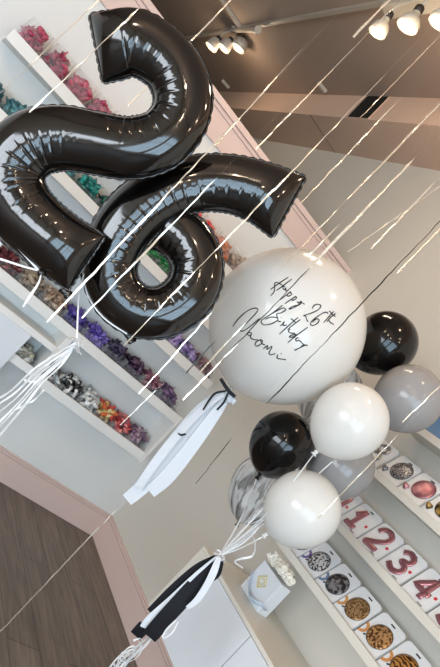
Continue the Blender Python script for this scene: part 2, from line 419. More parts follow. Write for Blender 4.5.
# fourth shelf
xs = [(-2.30+.162*i, -2.30+.162*(i+1)) for i in range(12)]
fill(xs, ZS['S3']-.038, .125, [
 (B((120,60,58),(90,44,46)),'rust','far left on the fourth shelf'),
 (B((130,66,60),(150,90,76)),'terracotta','second on the fourth shelf'),
 (B((120,52,54),(92,40,44),(140,72,70)),'chestnut','third on the fourth shelf'),
 (B((104,48,52),(132,64,66),(80,36,42)),'oxblood','left of the tan ones at the left edge'),
 (B((146,130,108),(120,104,86),(168,152,132)),'khaki','below the corner of the foil 2'),
 (B((164,138,116),(138,112,92),(186,162,140)),'tan','between the khaki and deep purple ones'),
 (B((74,54,138),(56,40,112),(92,74,156)),'deep purple','right of the tan ones'),
 (B((98,80,166),(122,104,186),(78,60,142)),'violet','under the knotted tab of the foil 6'),
 (B((58,50,74),(78,66,96),(44,38,58)),'dark plum','right of the violet ones'),
 (B((70,48,72),(90,62,86),(50,34,54)),'aubergine','between the dark plum and mauve pink ones'),
 (B((140,88,106),(164,112,126),(108,62,84)),'mauve pink','second from the right on the fourth shelf'),
 (B((106,78,112),(124,92,124),(78,58,88)),'dusty mauve','at the right end of the fourth shelf')], .075, 70)
# lowest tray
xs = [(-1.185+.1455*i, -1.185+.1455*(i+1)) for i in range(6)]
fill(xs, ZS['S4']-.038, .12, [
 (B((216,216,212),(180,180,178),(60,60,62)),'silver white','at the left end of the lowest tray'),
 (B((236,236,234),(20,20,22),(226,226,222),(30,30,32)),'black and white','in the lowest tray'),
 (B((220,220,214),(150,152,152),(190,190,186),(238,238,236)),'white and silver','in the lowest tray'),
 (B((214,106,58),(226,190,120),(196,70,56),(232,214,160)),'orange and yellow','in the lowest tray'),
 (B((206,86,84),(222,130,124),(176,58,66),(150,96,100)),'coral red','in the lowest tray'),
 (B((150,120,138),(176,150,160),(112,84,110)),'greyish mauve','at the right end of the lowest tray')], .055, 62)
xs = [(-1.90+.165*i, -1.90+.165*(i+1)) for i in range(4)]
fill(xs[2:], ZS['S4']-.018, .075, [
 (B((214,210,196),(190,186,170),(226,222,210)),'ivory','behind the big white panel at the left edge'),
 (B((222,216,200),(186,182,160),(236,232,222),(160,156,140)),'cream','just left of the upright divider')], .055, 50)
# clear bags of pink balloons standing on the top shelf
BG = [((176,72,98),(150,50,78)),((186,78,104),(140,42,72)),((168,60,88),(196,96,118)),((190,70,100),(160,52,84)),((200,70,90),(170,48,72)),((190,60,80),(210,90,100)),
      ((206,66,78),(180,50,64)),((200,60,66),(222,90,84)),((206,62,70),(186,48,60)),((214,72,72),(196,52,58)),((206,128,84),(188,104,70)),((150,128,110),(120,96,84),(170,150,134))]
LK = ['raspberry pink, leftmost in view','deep pink, second from the left end','cerise pink, third from the left end','magenta pink, fourth from the left','rose, behind the foil 2','hot rose, hidden behind the foil 2',
      'scarlet pink, behind the foils','red, behind the tail of the foil 6','coral red, by the foil 6 tail','salmon red, left edge of the foil 6 tail opening','orange, in the tail opening of the foil 6','brown grey, at the right end']
for i in range(12):
    x0 = -2.445+.1485*i; x1 = x0+.142; zb = ZS['S1']-.038
    t = empty('balloon_bag', ((x0+x1)/2,-.1,zb), 'clear top shelf bag of balloons, '+LK[i], 'bag', 'clear balloon bags on the top shelf')
    m = MB(); lump_pile(m, x0+.024, x1-.024, -SD+.05, -.045, zb+.02, zb+.138, 100, .0128, 300+i)
    tag(m.build('loose_balloons', pile_mat('bag_balloons_%d' % i, list(BG[i])), t, True), kind='stuff')
    f = MB(); R = random.Random(i); H = .162; n = 28; N = 9; vs = []
    for j in range(N):
        q = j/(N-1); wq = 1-.10*q-.2*max(0,q-.8); dq = (1-.75*q**2.2)
        for k in range(n):
            a = 2*PI*k/n; ca, sa = math.cos(a), math.sin(a)
            sx = math.copysign(abs(ca)**.6, ca); sy = math.copysign(abs(sa)**.8, sa)
            e = 1+.05*R.uniform(-1,1)
            vs.append(((x0+x1)/2+sx*(x1-x0)/2*wq*e, -.1+sy*.076*dq*e, zb+.003+H*q))
    f.add(vs, [(j*n+k, j*n+(k+1)%n, (j+1)*n+(k+1)%n, (j+1)*n+k) for j in range(N-1) for k in range(n)])
    f = f.build('clear_bag', FILM, t, True)
    for kx in (.55,.8):
        MB().lathe([(.001,-.012),(.006,-.009),(.009,0),(.005,.009),(.001,.012)], V((x0+(x1-x0)*kx,-.09+.02*kx,zb+.150-.02*kx)), (.3,.1,1), 8).build('balloon_neck', mat('neck_%d' % i, BG[i][1] if i!=11 else (60,40,36), .4), f, True)

# ------------------------------------------------------------------ shelves on the right wall
YS0, YS1 = -1.372, -3.6
def wall_shelf_right(z0, label, far=YS0):
    t = empty('wall_shelf', (-.1,(far+YS1)/2,z0), label, 'shelf', 'cream shelves on the right wall')
    bx('shelf_board', (-SD+.016,YS1,z0), (-.001,far,z0+.016), CREAM, t)
    bx('front_lip', (-SD,YS1,z0), (-SD+.016,far,z0+.036), CREAM, t, .0015)
ZR = [1.036,1.300,1.592,1.880]
wall_shelf_right(ZR[0],'lowest cream shelf on the right wall with animal print foil packets')
wall_shelf_right(ZR[1],'cream right wall shelf with rose gold number packets')
wall_shelf_right(ZR[2],'cream right wall shelf with grey and rose round foil packets')
wall_shelf_right(ZR[3],'topmost cream shelf on the right wall with a blue packet', -1.40)

CW, CH = .139, .170
LEAN = V((.062,0,.141)).normalized(); RGT = V((0,-1,0)); NRM = RGT.cross(LEAN).normalized()
if NRM.x > 0: NRM = -NRM
def card_frame(yc, zb): return V((-.168,yc,zb))
def rrect(w, h, r, n=5):
    P = []
    for cx, cy, a0 in ((w/2-r,h-r,0),(-w/2+r,h-r,90),(-w/2+.004,.004,180),(w/2-.004,.004,270)):
        rr = r if cy > h/2 else .004
        for k in range(n+1):
            a = math.radians(a0+90*k/n); P.append((cx+rr*math.cos(a), cy+rr*math.sin(a)))
    return P
def prism(mb, P, o, u, v, nrm, d0, d1):
    n = len(P); A = [o+u*x+v*y+nrm*d0 for x,y in P]; Bv = [o+u*x+v*y+nrm*d1 for x,y in P]
    mb.add(A+Bv, [tuple(range(n)), tuple(reversed(range(n,2*n)))]+[(k,(k+1)%n,n+(k+1)%n,n+k) for k in range(n)])
def packet(yc, z0, label, thick=.014):
    o = card_frame(yc, z0)
    t = empty('foil_balloon_packet', o, label, 'balloon packet', 'flat foil balloon packets on the right wall')
    m = MB(); prism(m, rrect(CW,CH,.018), o, RGT, LEAN, NRM, -thick, 0); cd = m.build('card', CARDM, t)
    m = MB(); prism(m, rrect(CW+.008,CH+.004,.02), o, RGT, LEAN, NRM, -thick*.45, -thick*.35); m.build('clear_sleeve', FILM, t)
    m = MB(); prism(m, [(-.012+.004,CH-.019),(.016,CH-.019),(.016,CH-.013),(-.008,CH-.013)], o, RGT, LEAN, NRM, .0002, .0012); m.build('hang_slot', BLACK, cd)
    return t, o, cd
def disc(o, cx, cy, r, h=.006, n=32):
    m = MB(); c = o+RGT*cx+LEAN*cy+NRM*.0005
    m.lathe([(r,0),(r*.98,h*.35),(r*.86,h*.7),(r*.5,h*.95),(r*.05,h)], c, NRM, n); return m
def halfdisc(o, r, cy, h=.002):
    m = MB(); P = [(-CW/2+.001+r*math.cos(a), cy+r*math.sin(a)) for a in [math.radians(-90+180*k/14) for k in range(15)]]
    Q = [(-CW/2+.001+r*.55*math.cos(a), cy+r*.55*math.sin(a)) for a in [math.radians(90-180*k/14) for k in range(15)]]
    n = 15; 
    vs = [o+RGT*x+LEAN*y+NRM*d for d in (.0004,h) for x,y in P+Q]
    f = []
    for k in range(n-1):
        a, b, c, d = k, k+1, 2*n-2-k, 2*n-1-k
        f += [(a,b,c,d), (2*n+d,2*n+c,2*n+b,2*n+a), (a,2*n+a,2*n+b,b), (d,c,2*n+c,2*n+d)]
    m.add(vs, f); return m
R1 = [(-1.425,'black and white zebra orb packet partly behind the lower white balloon', print_mat('zebra_print',(20,20,22),(226,226,226),60,'wave',.2),(110,160,180)),
      (-1.572,'black and white leopard orb packet right of the lower white balloon', print_mat('snow_leopard_print',(24,24,26),(206,206,206),95,'noise',.2),(112,92,150)),
      (-1.722,'dark silver cow print orb packet on the lowest right wall shelf', print_mat('pewter_print',(52,48,50),(150,146,148),42,'noise',.5),(110,130,160)),
      (-1.870,'bronze glitter orb packet on the lowest right wall shelf', print_mat('bronze_print',(110,78,44),(186,150,104),110,'noise',.6),(196,142,84)),
      (-2.022,'gold leopard spot orb packet on the lowest right wall shelf', print_mat('leopard_print',(92,54,30),(206,158,104),80,'noise',.5),(200,140,84)),
      (-2.172,'gold tiger stripe orb packet at the bottom edge of the lowest shelf', print_mat('tiger_print',(70,42,22),(212,150,78),50,'wave',.5),(200,138,80))]
for yc, lab, pm, cc in R1:
    t, o, cd = packet(yc, ZR[0]+.022, lab)
    ob = disc(o, .010, .082, .052).build('orb_print', pm, t, True, origin=o)
    m = MB(); c0 = o+RGT*.010+LEAN*.082; m.tube([c0+NRM*.004+(RGT*math.cos(a)+LEAN*math.sin(a))*.0525 for a in [2*PI*k/32 for k in range(33)]], .0014, 6); m.build('orb_rim', mat('rim_%d' % int(-yc*1000),tuple(int(k*.55) for k in cc) if cc[0]>180 else (60,58,60),.3,.5), ob, True)
    m = MB(); m.tube([o+RGT*-.029+LEAN*.045+NRM*.003, o+RGT*-.038+LEAN*.038+NRM*.003], [.0022,.0036], 6); m.build('orb_neck', BLACK, t)
    halfdisc(o, .028, .058).build('side_print', mat('side_%d' % int(-yc*1000), cc, .4), cd)
    m = MB()
    for k in range(3): m.tube([o+RGT*(.04+.004*math.cos(2.1*k))+LEAN*(.055+.004*math.sin(2.1*k))+NRM*.001, o+RGT*(.04-.004*math.cos(2.1*k))+LEAN*(.055-.004*math.sin(2.1*k))+NRM*.001], .0006, 4)
    m.build('star_mark', mat('pale_grey_ink',(176,176,176),.5), cd)

DIG = {'1':[[(-.28,.52),(-.02,.86),(0,.9),(0,.06)],[(-.3,.05),(.3,.05)]],
 '2':[[(-.34,.68),(-.22,.9),(.08,.96),(.32,.82),(.3,.58),(.06,.34),(-.32,.06),(.0,.06),(.38,.06)]],
 '3':[[(-.3,.8),(-.05,.95),(.26,.84),(.26,.62),(-.02,.52),(.3,.4),(.32,.16),(.02,.03),(-.32,.16)]],
 '4':[[(.16,.02),(.16,.94),(-.36,.32),(.4,.32)]],
 '5':[[(.32,.94),(-.2,.94),(-.26,.56),(.06,.6),(.32,.42),(.28,.14),(0,.03),(-.32,.14)]],
 '0':[[(0,.95),(-.28,.8),(-.32,.5),(-.28,.2),(0,.04),(.28,.2),(.32,.5),(.28,.8),(0,.95)]],
 '8':[[(0,.52),(-.27,.68),(-.22,.88),(0,.95),(.22,.88),(.27,.68),(0,.52),(-.32,.34),(-.28,.12),(0,.03),(.28,.12),(.32,.34),(0,.52)]]}
def digit(t, o, ch, cx, cy, h, m, shade, rad=.0095):
    for st in DIG[ch]:
        straight = ch in '14'
        P = st if straight else spl(st, 6)
        if straight:
            Q = []
            for a, b in zip(P, P[1:]):
                Q += [(a[0]+(b[0]-a[0])*k/6, a[1]+(b[1]-a[1])*k/6) for k in range(6)]
            P = Q+[P[-1]]
        W = [o+RGT*(cx+x*h*.86)+LEAN*(cy+(y-.5)*h)+NRM*.007 for x, y in P]
        mb = MB(); mb.tube(W, rad, 10)
        # flatten towards the card so that it reads as a printed foil balloon
        vs = []
        for p in mb.v:
            p = V(p); d = (p-o).dot(NRM)
            vs.append(p+NRM*(.0006+(d+.0025)*.32-d))
        mb.v = [tuple(p) for p in vs]
        npz = mb.build('number_print', m, t, True)
        mb = MB(); mb.tube([p+NRM*-.0015 for p in W], rad*.22, 6); mb.build('number_fold', shade, npz, True)
N2 = [(-1.432,'0','rose gold packet half hidden by the lower white balloon'),(-1.583,'1','rose gold number 1 foil packet'),(-1.735,'2','rose gold number 2 foil packet'),
      (-1.886,'3','rose gold number 3 foil packet'),(-2.038,'4','rose gold number 4 foil packet'),(-2.190,'5','rose gold number 5 foil packet at the right edge')]
for yc, ch, lab in N2:
    t, o, cd = packet(yc, ZR[1]+.022, lab+' on the middle right wall shelf')
    digit(t, o, ch, -.008, .092, .122, ROSEF, ROSED, .0138)
    m = MB(); m.lathe([(.0075,0),(.0075,.0012),(.0001,.0014)], o+RGT*.052+LEAN*.085+NRM*.0003, NRM, 16); m.build('red_dot', REDDOT, cd)
    m = MB(); prism(m, [(.02,.018),(.046,.018),(.046,.023),(.02,.023)], o, RGT, LEAN, NRM, .0002, .001); m.build('print_line', mat('grey_ink',(120,120,124),.5), cd)
t, o, cd = packet(-1.395, ZR[2]+.022, 'silver grey number 8 foil packet under the grey balloon at the right')
digit(t, o, '8', 0, .092, .12, GREYF, mat('dark_grey_fold',(70,68,70),.3,.5), .010)
for yc, lab, pm, rim in ((-1.553,'silver disco ball foil packet on the right wall shelf', print_mat('disco_print',(70,70,72),(160,160,164),120,'cell',.6),(90,88,88)),
                    (-1.704,'rose gold round foil packet on the right wall shelf', print_mat('rose_orb_print',(156,98,108),(206,150,156),16,'noise',.6),(140,84,94)),
                    (-1.856,'black and gold round foil packet cut by the right edge', print_mat('black_gold_print',(26,24,22),(196,160,90),22,'noise',.5),(40,34,26))):
    t, o, cd = packet(yc, ZR[2]+.022, lab)
    ob = disc(o, .014, .094, .053, .008).build('orb_print', pm, t, True, origin=o)
    m = MB(); m.tube([o+RGT*(.014+.053*math.cos(a))+LEAN*(.094+.053*math.sin(a))+NRM*.003 for a in [2*PI*k/32 for k in range(33)]], .0016, 6); m.build('orb_rim', mat('r3rim_%d' % int(-yc*1000), rim, .3, .5), ob, True)
    m = MB(); m.lathe([(.006,0),(.014,.012),(.018,.022)], o+RGT*-.036+LEAN*.055+NRM*.006, (-RGT-LEAN*.5), 8); m.build('orb_tie', pm, t, True)
tb = empty('blue_foil_packet', (-.15,-1.50,ZR[3]+.02), 'blue foil packet behind the grey balloon on the topmost right shelf', 'balloon packet')
o = V((-.168,-1.52,ZR[3]+.022)); m = MB(); prism(m, rrect(.17,.15,.018), o, RGT, LEAN, NRM, -.012, 0); m.build('card', BLUEPK, tb)
m = MB(); prism(m, [(-.012,.131),(.012,.131),(.012,.137),(-.012,.137)], o, RGT, LEAN, NRM, .0002, .0012); m.build('hang_slot', BLACK, tb)

# ------------------------------------------------------------------ wall cabinet on the right wall and the flower box
KX, KY, KZ0, KZ = -.42, -1.262, .405, .79
cb = empty('wall_cabinet', (KX/2,-2.2,KZ0), 'low white wall hung cabinet under the right wall shelves', 'cabinet')
bx('body', (KX+.018,-3.6,KZ0+.004), (-.001,KY-.004,KZ-.018), CREAM, cb)
bx('cabinet_top', (KX,-3.6,KZ-.018), (-.001,KY,KZ), CREAM, cb, .001)
bx('end_stile', (KX,KY-.085,KZ0), (KX+.018,KY,KZ-.0185), CREAM, cb, .001)
bx('door', (KX-.001,-1.800,KZ0), (KX+.0175,KY-.088,KZ-.020), COOLW, cb, .0012)
bx('door', (KX-.001,-2.42,KZ0), (KX+.0175,-1.806,KZ-.020), COOLW, cb, .0012)
bx('door', (KX-.001,-3.04,KZ0), (KX+.0175,-2.426,KZ-.020), COOLW, cb, .0012)
bx('door', (KX-.001,-3.6,KZ0), (KX+.0175,-3.046,KZ-.020), COOLW, cb, .0012)
gb = empty('flower_box', (-.22,-1.535,KZ), 'square white flower box with gold emblem on the wall cabinet', 'gift box')
GX, GY0, GY1, GH = -.255, -1.445, -1.615, .165
bx('box', (GX,GY1,KZ), (GX+.075,GY0,KZ+GH), COOLW, gb, .003)
em = MB(); yc, zc, q = -1.522, KZ+.098, .024
P = lambda a, b: V((GX-.002, yc-(a+b)*.7071, zc+(b-a)*.7071))
em.tube([P(-q,-q),P(q,-q),P(q,q),P(-q,q),P(-q,-q)], .0028, 6)
em.tube([P(.014*math.cos(a),.014*math.sin(a)) for a in [2*PI*k/20 for k in range(21)]], .0022, 6)
em.tube([P(.012,-.012),P(.021,-.018)], .0022, 6)
em.build('gold_emblem', GOLDINK, gb)
wr = MB(); wr.strip([V((GX-.004-.012*math.sin(PI*k/10), GY0+.004-.19*k/10, KZ+.085-.06*math.sin(PI*k/10*.9)-.02*k/10)) for k in range(11)], .07, [1.4+.05*k for k in range(11)], .0005)
wr.build('ribbon_wrap', mat('pale_blue_satin',(206,220,236),.35), gb, True)
fl = MB(); R = random.Random(4)
for k in range(26):
    c = V((GX+.014+.05*R.random(), GY1+.008+.155*R.random(), KZ+GH+.010+.02*R.random()))
    for j in range(7):
        ax = V((R.gauss(0,.6),R.gauss(0,.6),1)).normalized(); rr = .011+.006*R.random()
        fl.lathe([(rr*.3,-.004),(rr,.003),(rr*1.15,.010),(rr*.8,.0115),(rr*.3,.005)], c+V((R.uniform(-.012,.012),R.uniform(-.012,.012),.004*j)), ax, 8)
tag(fl.build('roses', PETAL, gb, True), 'cream petals spilling over the top')
lf = MB()
for k in range(10):
    c = V((GX+.01+.06*R.random(), GY1+.01+.15*R.random(), KZ+GH+.03+.02*R.random()))
    lf.lathe([(.0005,0),(.004,.006),(.0005,.015)], c, (R.gauss(0,1),R.gauss(0,1),.6), 5)
lf.build('leaves', mat('sage_leaf',(128,126,100),.6), gb, True)

# ------------------------------------------------------------------ ceiling track lights
TX = -1.17
tr = bx('ceiling_track', (TX-.014,YF+.1,ZC-.030), (TX+.014,4.9,ZC-.0005), GREYMET)
tag(tr,'long thin ceiling track rail running lengthwise under the taupe ceiling','light track')
tr2 = bx('ceiling_track', (-4.6,2.10,ZC-.030), (TX-.015,2.128,ZC-.0005), GREYMET)
tag(tr2,'crosswise ceiling track rail joining the long rail near the far lamps','light track')
def lamp(face, sock, t, rpx, label, lit=True, white=True):
    """face and socket positions in the photograph at distance t"""
    p1 = at(*face, t); p0 = at(*sock, t); r = rpx*t/F
    ax = (p1-p0).normalized(); L = (p1-p0).length
    o = empty('track_lamp', p0, label, 'ceiling lamp', 'track lamps under the ceiling')
    h = MB(); h.lathe([(r*.28,0),(r*.66,L*.06),(r*.84,L*.25),(r*.93,L*.6),(r,L),(r*.93,L),(r*.86,L*.7),(r*.5,L*.5)] if not white else [(r*.28,0),(r*.36,L*.12),(r*.42,L*.3),(r*.8,L*.5),(r*.98,L*.72),(r,L),(r*.93,L),(r*.88,L*.74),(r*.5,L*.5)], p0, ax, 28)
    h = h.build('reflector', LAMPW if white else GREYMET, o, True)
    MB().lathe([(r*.05,L*.52),(r*.6,L*.6),(r*.84,L*.8),(r*.8,L*.9),(r*.4,L*.97),(r*.02,L*.985)], p0, ax, 24).build('bulb', BULB, h, True)
    MB().lathe([(r*.34,-L*.28),(r*.42,-L*.2),(r*.42,L*.06),(r*.3,L*.1)], p0, ax, 14).build('socket', SOCK, o, True)
    top = V((p0.x, p0.y, ZC)) 
    e = p0-ax*L*.28
    MB().tube([e, e+V((0,0,.05)), V((TX,e.y,ZC-.03))], .009, 8).build('arm', GREYMET, o)
    return p1, ax
def yat(x, y): return (plane(x, y, 0, TX)-CP).dot(FW)
LPOS = []
d1 = (plane(231,30,0,TX)-CP).dot(FW)
br = empty('lamp_bracket', plane(240,29,0,TX), 'short grey ceiling bar carrying the three far lamps', 'lamp bracket')
a = plane(227,30,0,TX); b2 = plane(257,30,0,TX)
MB().tube([a, b2], .022, 10).build('bar', GREYMET, br)
MB().lathe([(.034,-.02),(.034,.02)], b2, (0,1,0), 12).build('end_cap', LAMPW, br)
mid = plane(239,25,0,TX); MB().tube([V((TX,mid.y,ZC-.03)), V((TX,mid.y,a.z))], .04, 10).build('mount', GREYMET, br)
for f, s, r, lab in (((210.5,47.5),(218,39.5),6.9,'leftmost of the three far track lamps'),((223,48.5),(230,40.5),7.2,'middle of the three far track lamps'),((237.5,48.5),(243.8,39.5),8.2,'right hand of the three far track lamps')):
    LPOS.append(lamp(f, s, d1-.04, r, lab, white=False))
d2 = yat(385,22)-.1
for f, s, r, lab in (((377,33),(388,17),9.5,'left hand near track lamp at the top right'),((407,27),(418,11),11.5,'middle near track lamp with a glowing bulb at the top right'),((440,23),(451,6),12.5,'near track lamp cut by the right edge')):
    LPOS.append(lamp(f, s, yat(*f)-.22, r, lab))
br = empty('lamp_bracket', plane(425,2,0,TX), 'wide pale ceiling bar carrying the near lamps at the top edge', 'lamp bracket')
a = plane(392,4,0,TX); b2 = plane(470,4,0,TX); a.z = b2.z = ZC-.075
MB().box((TX-.05,b2.y,ZC-.12),(TX+.05,a.y,ZC-.0305)).build('bar', LAMPW, br, bevel=.01)
for (x0,y0),(x1,y1),lab in (((222,80),(229,88),'small pale ceiling bracket at the far end beside the bulkhead'),((318,82),(326,92),'small pale ceiling bracket beside the bulkhead near the vent')):
    p = plane(x0,y0,2,ZC-.01); q = plane(x1,y1,2,ZC-.01); dd = (q-p).normalized(); sd = V((-dd.y,dd.x,0))
    m = MB(); m.obox(p-sd*.02+V((0,0,-.02)), dd, sd, ZUP, ((q-p).length,.04,.0295)); tag(m.build('ceiling_bracket', GREYMET), lab, 'bracket')

# ------------------------------------------------------------------ foil number balloons
def foil_number(name, label, P, depth, thick, ends, tab, flip=1, dz=None):
    """P: centre line (x, y, width) across the photograph at this depth, inflated on both sides of its plane"""
    S = spl(P, 22)
    # resample evenly
    L = [0]
    for a, b in zip(S, S[1:]): L.append(L[-1]+math.hypot(b[0]-a[0], b[1]-a[1]))
    T = L[-1]; N = int(T/1.15); pts = []; j = 0
    for i in range(N+1):
        s = T*i/N
        while j < len(L)-2 and L[j+1] < s: j += 1
        q = (s-L[j])/max(1e-6, L[j+1]-L[j]); pts.append(tuple(a+(b-a)*q for a, b in zip(S[j], S[j+1])))
    tg = []
    for i in range(N+1):
        a, b = pts[max(0,i-3)], pts[min(N,i+3)]; d = math.hypot(b[0]-a[0], b[1]-a[1]); tg.append(((b[0]-a[0])/d, (b[1]-a[1])/d))
    kap = []
    for i in range(N+1):
        a, b = tg[max(0,i-8)], tg[min(N,i+8)]; kap.append((a[0]*b[1]-a[1]*b[0])/(1.15*(min(N,i+8)-max(0,i-8))))
    kap = [sum(kap[max(0,i-6):i+7])/len(kap[max(0,i-6):i+7]) for i in range(N+1)]
    M = 44; k = depth/F; R = random.Random(len(P)*7+int(depth*100))
    ph = [0]; per = 13.0
    fold = []; s = 0
    while s < T+20: fold.append((s, R.uniform(.5,1.0))); s += R.uniform(9,17)
    fr, bk_, edge = [], [], [[],[]]
    for i in range(N+1):
        x, y, w = pts[i][:3]; t = tg[i]; n = (-t[1], t[0]); s = T*i/N
        e0, e1 = s, T-s; E = w*.62
        ef = 1.0
        if ends[0]: ef *= math.sqrt(max(0, 1-(1-min(1,e0/E))**2))
        if ends[1]: ef *= math.sqrt(max(0, 1-(1-min(1,e1/E))**2))
        dd = pts[i][3] if len(pts[i]) > 3 else 0
        inn = 1 if kap[i] > 0 else -1; A = min(1, abs(kap[i])*w*.95)
        fd = min(fold, key=lambda q: abs(q[0]-s)); cusp = max(0, 1-abs(fd[0]-s)/2.4)**1.5*fd[1]
        crk = noise.noise((s*.55, depth*9, 0))*.6+noise.noise((s*1.3, 3.3, depth))*.4
        for jj in range(M+1):
            v = -math.cos(PI*jj/M)      # denser near the seam
            h = w*.5*thick*max(0,(1-v*v))**.5*ef
            vin = v*inn
            g = max(0,min(1,(vin+.15)/.9)); g = g*g*(3-2*g)
            band = math.exp(-((vin-.25)/.28)**2)
            h *= 1-.10*A*g*cusp
            h += (crk*A*band*.22 + crk*.3*(abs(v)**6))*(1 if h > 1.5 else h/1.5)
            h += noise.noise((x*.012+v*.8, y*.012, depth))*w*.010*ef
            px, py = x+n[0]*v*w/2, y+n[1]*v*w/2
            base = at(px, py, depth+dd)
            fr.append(base-FW*max(0,h)*k); bk_.append(base+FW*max(0,h)*k)
        edge[0].append((at(x-n[0]*w/2, y-n[1]*w/2, depth+dd), (-n[0],-n[1]))); edge[1].append((at(x+n[0]*w/2, y+n[1]*w/2, depth+dd), n))
    W = M+1; nv = len(fr); fs = []
    for i in range(N):
        for jj in range(M):
            a = i*W+jj; q = (a, a+1, a+W+1, a+W); fs.append(q); fs.append(tuple(nv+z for z in reversed(q)))
    mb = MB(); mb.v = [tuple(p) for p in fr+bk_]; mb.f = fs
    ctr = sum((V(p) for p in fr[::97]), V())/len(fr[::97])
    me = bpy.data.meshes.new(name); me.from_pydata([V(p)-ctr for p in mb.v], [], mb.f)
    bm = bmesh.new(); bm.from_mesh(me); bmesh.ops.remove_doubles(bm, verts=bm.verts, dist=1e-5); bmesh.ops.recalc_face_normals(bm, faces=bm.faces); bm.to_mesh(me); bm.free()
    me.polygons.foreach_set('use_smooth', [True]*len(me.polygons)); me.materials.append(BLKFOIL)
    o = bpy.data.objects.new(name, me); COL.objects.link(o); o.matrix_basis = Matrix.Translation(ctr); tag(o, label, 'balloon', 'black foil number balloons')
    # the flat welded seam round the edge, scalloped by the creases
    sm = MB()
    loops = [edge[0]+[None]+list(reversed(edge[1]))]
    def ring(E_):
        vs = []; n = len(E_)
        for i, (p, d) in enumerate(E_):
            wv = 1.6+1.1*abs(math.sin(i*1.15*PI/7.5))+.4*noise.noise((i*.2,depth,1))
            out = (CU*d[0]+CV*d[1])*wv*k; z = FW*(.0012+.0035*noise.noise((i*.15,2,depth)))
            vs += [p-FW*.0008, p+out-FW*.0006+z, p+out+FW*.0006+z, p+FW*.0008]
        sm.add(vs, [(i*4+c, i*4+(c+1)%4, i*4+4+(c+1)%4, i*4+4+c) for i in range(n-1) for c in range(4)])
    ring(edge[0]); ring(edge[1])
    for which, (i, sg) in zip((0,1), ((0,-1),(N,1))):
        if not ends[which]: continue
        a, b = edge[0][i][0], edge[1][i][0]; t = tg[i]; n = int((a-b).length/k/1.3)
        ring([(a.lerp(b, q/n), (t[0]*sg, t[1]*sg)) for q in range(n+1)])
    sm.build('seam', SEAMFOIL, o, True)
    if tab:
        p = at(*tab[0], depth); q = at(*tab[1], depth)
        tm = MB(); tm.strip([p.lerp(q, c/6)+FW*.004*math.sin(c*2) for c in range(7)], [.03,.03,.028,.022,.026,.03,.024], .6, .0006)
        tm.tube([p.lerp(q,.5)+(CU*math.cos(a)+CV*math.sin(a))*.009 for a in [2*PI*c/8 for c in range(9)]], .004, 6)
        tm.build('filling_tab', SEAMFOIL, o, True)
    return o
D2, D6 = 1.72, 1.86
two = foil_number('number_balloon', 'shiny black foil number 2 balloon floating at upper left',
  [(96.5,48.5,69),(113,45.5,68),(135,43,65),(158,54,60),(175,72,57),(183,97,57),(177,122,57),(158,141,59),(128,148,60),(95,143,60),(62,138,63),(34,143,67),(14,160,69),(9,184,69),(21,211,67),(50,238,64),(86,263,64)],
  D2, .74, (1,1), ((62,287),(70,297)))
six = foil_number('number_balloon', 'shiny black foil number 6 balloon below and right of the foil 2',
  [(289,207,68,.02),(262,193,60,.02),(232,184,56,.015),(200,183,55,.01),(170,190,56,.0),(140,209,58,-.005),(119,235,57,-.01),(109,266,54,-.01),(117,294,51,-.01),(139,311,50,-.005),(166,311,50,0),(189,294,51,.01),(197,268,51,.02),(188,243,51,.03),(166,226,50,.04),(140,224,46,.055)],
  D6, .72, (1,1), ((127,331),(133,343)))
# white curling ribbons tied to the foil 2
def ribbon(name, pts, wpx, t, m, parent=None, seed=1, ang=None, n=10):
    """pts: (x, y, distance) along the ribbon"""
    S = spl(pts, n); W = [at(*p) for p in S]; R = random.Random(seed); a0 = R.uniform(0,3)
    A = [(a0 + (.5*noise.noise((i*.12,seed,0)) if ang is None else ang*i)) for i in range(len(W))]
    ww = [wpx*p[2]/F for p in S]
    return MB().strip(W, ww, A, .00045).build(name, m, parent, True)
def facing_strip(pts, wpx, turn=None):
    """ribbon whose flat side faces across the room towards the viewer's side; turn tilts it"""
    S = spl(pts, 8); W = [at(*p[:3]) for p in S]; vs = []; N = len(W)
    for i, p in enumerate(W):
        t = (W[min(i+1,N-1)]-W[max(i-1,0)]).normalized(); d = t.cross(FW).normalized(); n = t.cross(d)
        d = Quaternion(t, turn(i/(N-1)) if turn else 0) @ d; n = t.cross(d)*.0005
        w = (S[i][3] if len(S[i]) > 3 else wpx)*S[i][2]/F
        vs += [p-d*w/2-n, p+d*w/2-n, p+d*w/2+n, p-d*w/2+n]
    m = MB(); m.add(vs, [(i*4+c, i*4+(c+1)%4, i*4+4+(c+1)%4, i*4+4+c) for i in range(N-1) for c in range(4)]+[(3,2,1,0), tuple((N-1)*4+c for c in range(4))])
    return m
facing_strip([(40,272,1.70,2.2),(26,256,1.69,2.4),(12,241,1.68,2.0),(-6,222,1.68,1.6)],2).build('tie_ribbon', RIB, two)
facing_strip([(40,271,1.70,1.6),(22,266,1.69,2.0),(0,259,1.68,2.2),(-14,256,1.68,2.2)],2).build('tie_ribbon', RIB, two)
facing_strip([(41,275,1.69,1.2),(38,284,1.68,2.2),(30,296,1.67,3.0),(23,307,1.67,1.5)],2).build('tie_ribbon', RIB, two)
MB().lathe([(.002,-.012),(.010,-.006),(.011,.004),(.004,.012)], at(41,273,1.70), CU, 10).build('tie_knot', SEAMFOIL, two, True)
facing_strip([(86,268,1.83,1.2),(80,288,1.8,1.6),(78,310,1.78,1.6),(77,338,1.75,1.8)],2).build('tie_ribbon', RIB, six)
facing_strip([(82,268,1.84,1.2),(88,296,1.83,1.4),(104,318,1.83,1.4),(127,334,1.84,1.2)],2).build('tie_ribbon', RIB, six)
